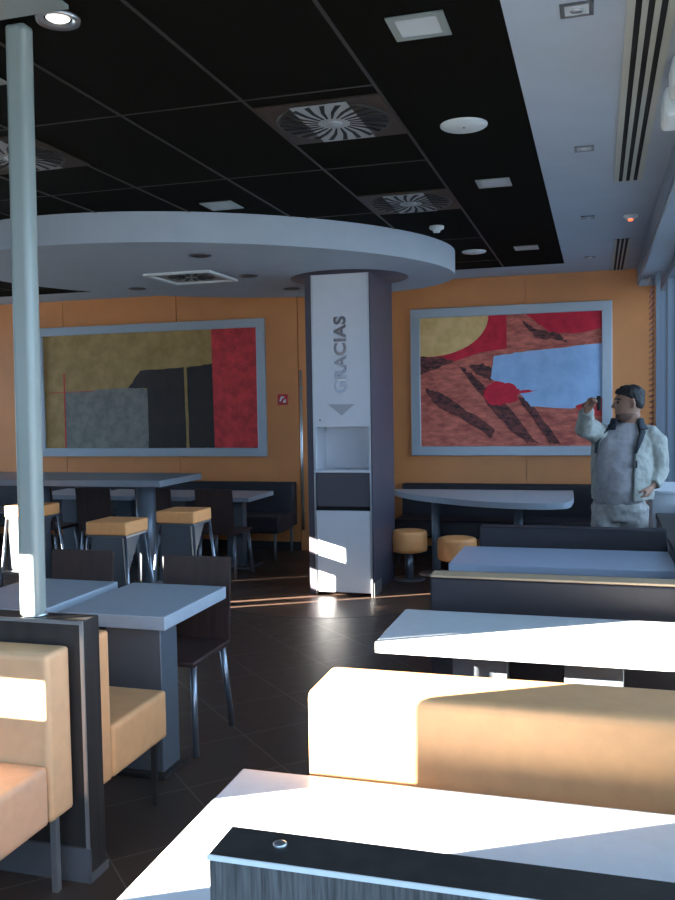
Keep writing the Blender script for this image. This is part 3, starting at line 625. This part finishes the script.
# body: head turned to his right (picture left), neck, torso, legs, arms and hands, one surface
HXc = MX+0.065
bm = bmesh.new()
loft(bm, [(HXc-0.005, MY, 1.495, 0.045, 0.04), (HXc-0.022, MY, 1.508, 0.068, 0.052), (HXc-0.018, MY, 1.535, 0.076, 0.062), (HXc-0.010, MY, 1.575, 0.086, 0.070), (HXc, MY, 1.62, 0.096, 0.075),
          (HXc+0.002, MY, 1.66, 0.098, 0.077), (HXc+0.004, MY, 1.70, 0.090, 0.070), (HXc+0.006, MY, 1.73, 0.066, 0.052), (HXc+0.006, MY, 1.745, 0.03, 0.025)], 24)
tube(bm, [(HXc-0.09, MY, 1.645), (HXc-0.103, MY, 1.625), (HXc-0.117, MY, 1.603), (HXc-0.088, MY, 1.590)], [0.010, 0.012, 0.015, 0.008])     # nose
tube(bm, [(HXc-0.086, MY-0.02, 1.562), (HXc-0.098, MY, 1.562), (HXc-0.086, MY+0.02, 1.562)], 0.008)                                          # lips
tube(bm, [(HXc-0.082, MY-0.045, 1.655), (HXc-0.098, MY, 1.657), (HXc-0.082, MY+0.045, 1.655)], 0.010)                                       # brow
for s in (-1, 1): tube(bm, [(HXc+0.02, MY+s*0.074, 1.60), (HXc+0.03, MY+s*0.084, 1.625), (HXc+0.024, MY+s*0.084, 1.65), (HXc+0.008, MY+s*0.076, 1.645)], 0.012)   # ears
tube(bm, [(HXc+0.02, MY+0.005, 1.56), (HXc+0.01, MY+0.01, 1.50), (HXc-0.01, MY+0.02, 1.43)], [0.060, 0.060, 0.075], 18)                       # neck
loft(bm, [(MX, MY, 0.90, 0.15, 0.11), (MX, MY, 1.05, 0.155, 0.12), (MX, MY, 1.25, 0.165, 0.11), (MX+0.01, MY, 1.38, 0.175, 0.09), (MX+0.02, MY, 1.44, 0.13, 0.07)])
for s in (-1, 1): tube(bm, [(MX+s*0.085, MY, 0.95), (MX+s*0.10, MY-0.01, 0.72), (MX+s*0.105, MY-0.015, 0.50), (MX+s*0.11, MY+0.01, 0.30), (MX+s*0.11, MY+0.02, 0.06)], [0.095, 0.085, 0.06, 0.055, 0.042], 16)
RS, RE, RW, RH = Vector((MX-0.145, MY, 1.405)), Vector((-0.088, 6.58, 1.455)), Vector((-0.07, 6.44, 1.585)), Vector((-0.045, 6.41, 1.635))
LS, LE, LW, LH = Vector((MX+0.225, MY+0.02, 1.395)), Vector((0.432, 6.80, 1.14)), Vector((0.375, 6.66, 1.035)), Vector((0.34, 6.625, 0.985))
tube(bm, [RS, RE, RW], [0.058, 0.044, 0.028], 14); tube(bm, [LS, LE, LW], [0.058, 0.044, 0.028], 14)
def hand(bm, w, h, side, curl):
    d = (h-w).normalized(); palm = w+d*0.09; u = side.normalized(); v = d.cross(u).normalized()
    for off in (-0.028, -0.010, 0.008, 0.026): tube(bm, [w+u*off*0.6, w+u*off*0.9+d*0.05, palm+u*off], [0.014, 0.014, 0.011], 8)
    for off, ln in ((-0.028, 0.058), (-0.010, 0.072), (0.008, 0.078), (0.026, 0.07)):
        a = palm+u*off; b = a+(d*0.75+v*curl*0.65).normalized()*ln*0.45; c = b+(d*0.2+v*curl).normalized()*ln*0.35; e = c+(d*-0.4+v*curl).normalized()*ln*0.28
        tube(bm, [a-d*0.02, a, b, c, e], [0.010, 0.0095, 0.009, 0.008, 0.0065], 8)
    a = w+u*0.028+d*0.02; tube(bm, [a, a+u*0.028+d*0.025+v*curl*0.015, a+u*0.034+d*0.052+v*curl*0.035, a+u*0.024+d*0.072+v*curl*0.045], [0.013, 0.012, 0.010, 0.008], 8)
hand(bm, RW, RH, Vector((0.3, -0.6, -0.1)).cross(RH-RW), 1.0)
hand(bm, LW, LH, Vector((-0.4, -0.8, 0.1)), 0.8)
remeshed('body', bm, m_skin, man, 0.0075, 2)
for s in (-1,): 
    bm = bmesh.new(); tube(bm, [(HXc-0.078, MY+s*0.047, 1.632), (HXc-0.086, MY+s*0.044, 1.632)], [0.011, 0.008], 10); obj('eye', bm, m_lining, man)
bm = bmesh.new(); tube(bm, [(HXc-0.088, MY-0.028, 1.652), (HXc-0.080, MY-0.052, 1.657), (HXc-0.062, MY-0.066, 1.652)], [0.005, 0.006, 0.004], 8); obj('eyebrow', bm, m_hair, man)
# hair and stubble
bm = bmesh.new()
loft(bm, [(HXc+0.064, MY, 1.585, 0.030, 0.048), (HXc+0.052, MY, 1.61, 0.048, 0.070), (HXc+0.040, MY, 1.645, 0.066, 0.080), (HXc+0.022, MY, 1.675, 0.086, 0.083), (HXc+0.004, MY, 1.70, 0.106, 0.082), (HXc+0.004, MY, 1.728, 0.094, 0.068), (HXc+0.008, MY, 1.75, 0.062, 0.046), (HXc+0.008, MY, 1.758, 0.025, 0.02)])
remeshed('hair', bm, m_hair, man, 0.006, 2, 0.014, 0.025)
bm = bmesh.new(); loft(bm, [(HXc-0.014, MY, 1.496, 0.050, 0.044), (HXc-0.024, MY, 1.510, 0.071, 0.055), (HXc-0.018, MY, 1.54, 0.0785, 0.0645), (HXc-0.012, MY, 1.552, 0.0805, 0.0665)]); obj('beard', bm, mat('stubble', (0.15, 0.08, 0.058), 0.8), man)
# shirt, trousers, shoes
bm = bmesh.new()
loft(bm, [(MX-0.005, MY-0.01, 0.90, 0.178, 0.140), (MX-0.005, MY-0.02, 1.0, 0.185, 0.160), (MX, MY-0.02, 1.12, 0.186, 0.163), (MX, MY-0.01, 1.25, 0.184, 0.140), (MX+0.005, MY, 1.36, 0.188, 0.115), (MX+0.02, MY+0.005, 1.425, 0.150, 0.092), (MX+0.05, MY+0.01, 1.47, 0.085, 0.075), (MX+0.055, MY+0.01, 1.485, 0.074, 0.07)], 28)
remeshed('shirt', bm, m_shirt, man, 0.012, 3, 0.018, 0.07)
bm = bmesh.new()
loft(bm, [(MX, MY, 0.78, 0.175, 0.125), (MX, MY, 0.86, 0.185, 0.140), (MX, MY, 0.93, 0.180, 0.138)], 24)
for s in (-1, 1): tube(bm, [(MX+s*0.088, MY, 0.88), (MX+s*0.10, MY-0.01, 0.70), (MX+s*0.108, MY-0.012, 0.48), (MX+s*0.112, MY+0.01, 0.26), (MX+s*0.112, MY+0.015, 0.07)], [0.105, 0.108, 0.092, 0.085, 0.082], 18)
remeshed('trousers', bm, m_trous, man, 0.010, 3, 0.04, 0.08)
for s in (-1, 1):
    bm = bmesh.new(); xs_ = MX+s*0.112
    loft(bm, [(xs_, MY-0.06, 0.0, 0.045, 0.14), (xs_, MY-0.06, 0.03, 0.046, 0.14), (xs_, MY-0.03, 0.065, 0.042, 0.10), (xs_, MY+0.01, 0.10, 0.04, 0.055)], 18); obj('shoe', bm, m_shoe, man)
# open jacket: shell round the back with two front flaps, sleeves, collar
def jacket_ring(c, rx, ry, a0, a1, n=26):
    return [(c[0]+rx*math.sin(math.radians(a0+(a1-a0)*k/n)), c[1]-ry*math.cos(math.radians(a0+(a1-a0)*k/n)), c[2]) for k in range(n+1)]
bm = bmesh.new()
rows = [((MX+0.015, MY+0.005, 0.925), 0.218, 0.195, 18, 292), ((MX+0.015, MY+0.0, 1.02), 0.218, 0.200, 20, 294), ((MX+0.012, MY, 1.15), 0.215, 0.195, 22, 297), ((MX+0.012, MY, 1.27), 0.215, 0.172, 25, 303), ((MX+0.014, MY+0.005, 1.36), 0.217, 0.142, 30, 312),
        ((MX+0.022, MY+0.01, 1.42), 0.188, 0.118, 38, 318), ((MX+0.04, MY+0.012, 1.458), 0.122, 0.098, 45, 315), ((MX+0.05, MY+0.015, 1.485), 0.098, 0.09, 45, 315)]
def shell(bm, rows, th):
    o_ = [[Vector(p) for p in jacket_ring(*r)] for r in rows]; i_ = [[Vector(p) for p in jacket_ring(r[0], r[1]-th, r[2]-th, r[3], r[4])] for r in rows]
    loops = [[bm.verts.new(p) for p in a]+[bm.verts.new(p) for p in reversed(b)] for a, b in zip(o_, i_)]
    skin_rings(bm, loops, 0, True)
shell(bm, rows, 0.026)
tube(bm, [RS+Vector((0.05, 0.01, 0.0)), RS+Vector((-0.01, -0.02, 0.0)), (RS+RE)/2, RE, (RE*0.5+RW*0.5), RW-(RW-RE).normalized()*0.01], [0.075, 0.082, 0.076, 0.072, 0.058, 0.045], 18)
tube(bm, [LS+Vector((-0.09, 0, 0.025)), LS+Vector((-0.03, 0, 0.0)), LS+Vector((0.015, 0, -0.05)), (LS+LE)/2, LE, (LE*0.5+LW*0.5), LW+(LE-LW).normalized()*0.01], [0.055, 0.078, 0.084, 0.080, 0.072, 0.060, 0.047], 18)
remeshed('jacket', bm, m_jacket, man, 0.0075, 5, 0.03, 0.085)
def wl_(i): return (0.1, 0.6, 1.0, 1.1, 1.1)[min(i, 4)]
for side in (0, 1):
    bm = bmesh.new(); st = []
    for r in rows[3:]:
        c_, rx_, ry_, s0, s1 = r; st.append([s0-2, s0+13*wl_(len(st))] if side == 0 else [s1-13*wl_(len(st)), s1+2])
    loops = []
    for r, (q0, q1) in zip(rows[3:], st):
        a = [Vector(p) for p in jacket_ring(r[0], r[1]+0.010, r[2]+0.010, q0, q1, 3)]; b = [Vector(p) for p in jacket_ring(r[0], r[1]-0.004, r[2]-0.004, q0, q1, 3)]
        loops.append([bm.verts.new(p) for p in a]+[bm.verts.new(p) for p in reversed(b)])
    skin_rings(bm, loops, 0, True); obj('lapel', bm, m_lining, man)
bm = bmesh.new()
cr = [[bm.verts.new(p) for p in jacket_ring((MX+0.05, MY+0.015, z), rx, ry, a0, 360-a0)] for z, rx, ry, a0 in ((1.435, 0.150, 0.128, 34), (1.475, 0.112, 0.104, 40), (1.515, 0.100, 0.094, 46))]
skin_rings(bm, cr, 0, False, False); k = obj('collar', bm, m_lining, man); md = k.modifiers.new('thick', 'SOLIDIFY'); md.thickness = 0.012; md.offset = 1
obj('pocket_zip', boxes((MX+0.10, MX+0.112, MY-0.192, MY-0.175, 1.17, 1.22)), m_lining, man)
ph = RW+(RH-RW).normalized()*0.10
t = obj('mobile_phone', boxes((-0.014, 0.014, -0.03, 0.03, -0.05, 0.05), bev=0.005), m_slot); t.location = ph+Vector((0.038, -0.022, -0.033)); tag(t, 'small dark mobile phone held up in the standing man\'s raised hand', 'phone')
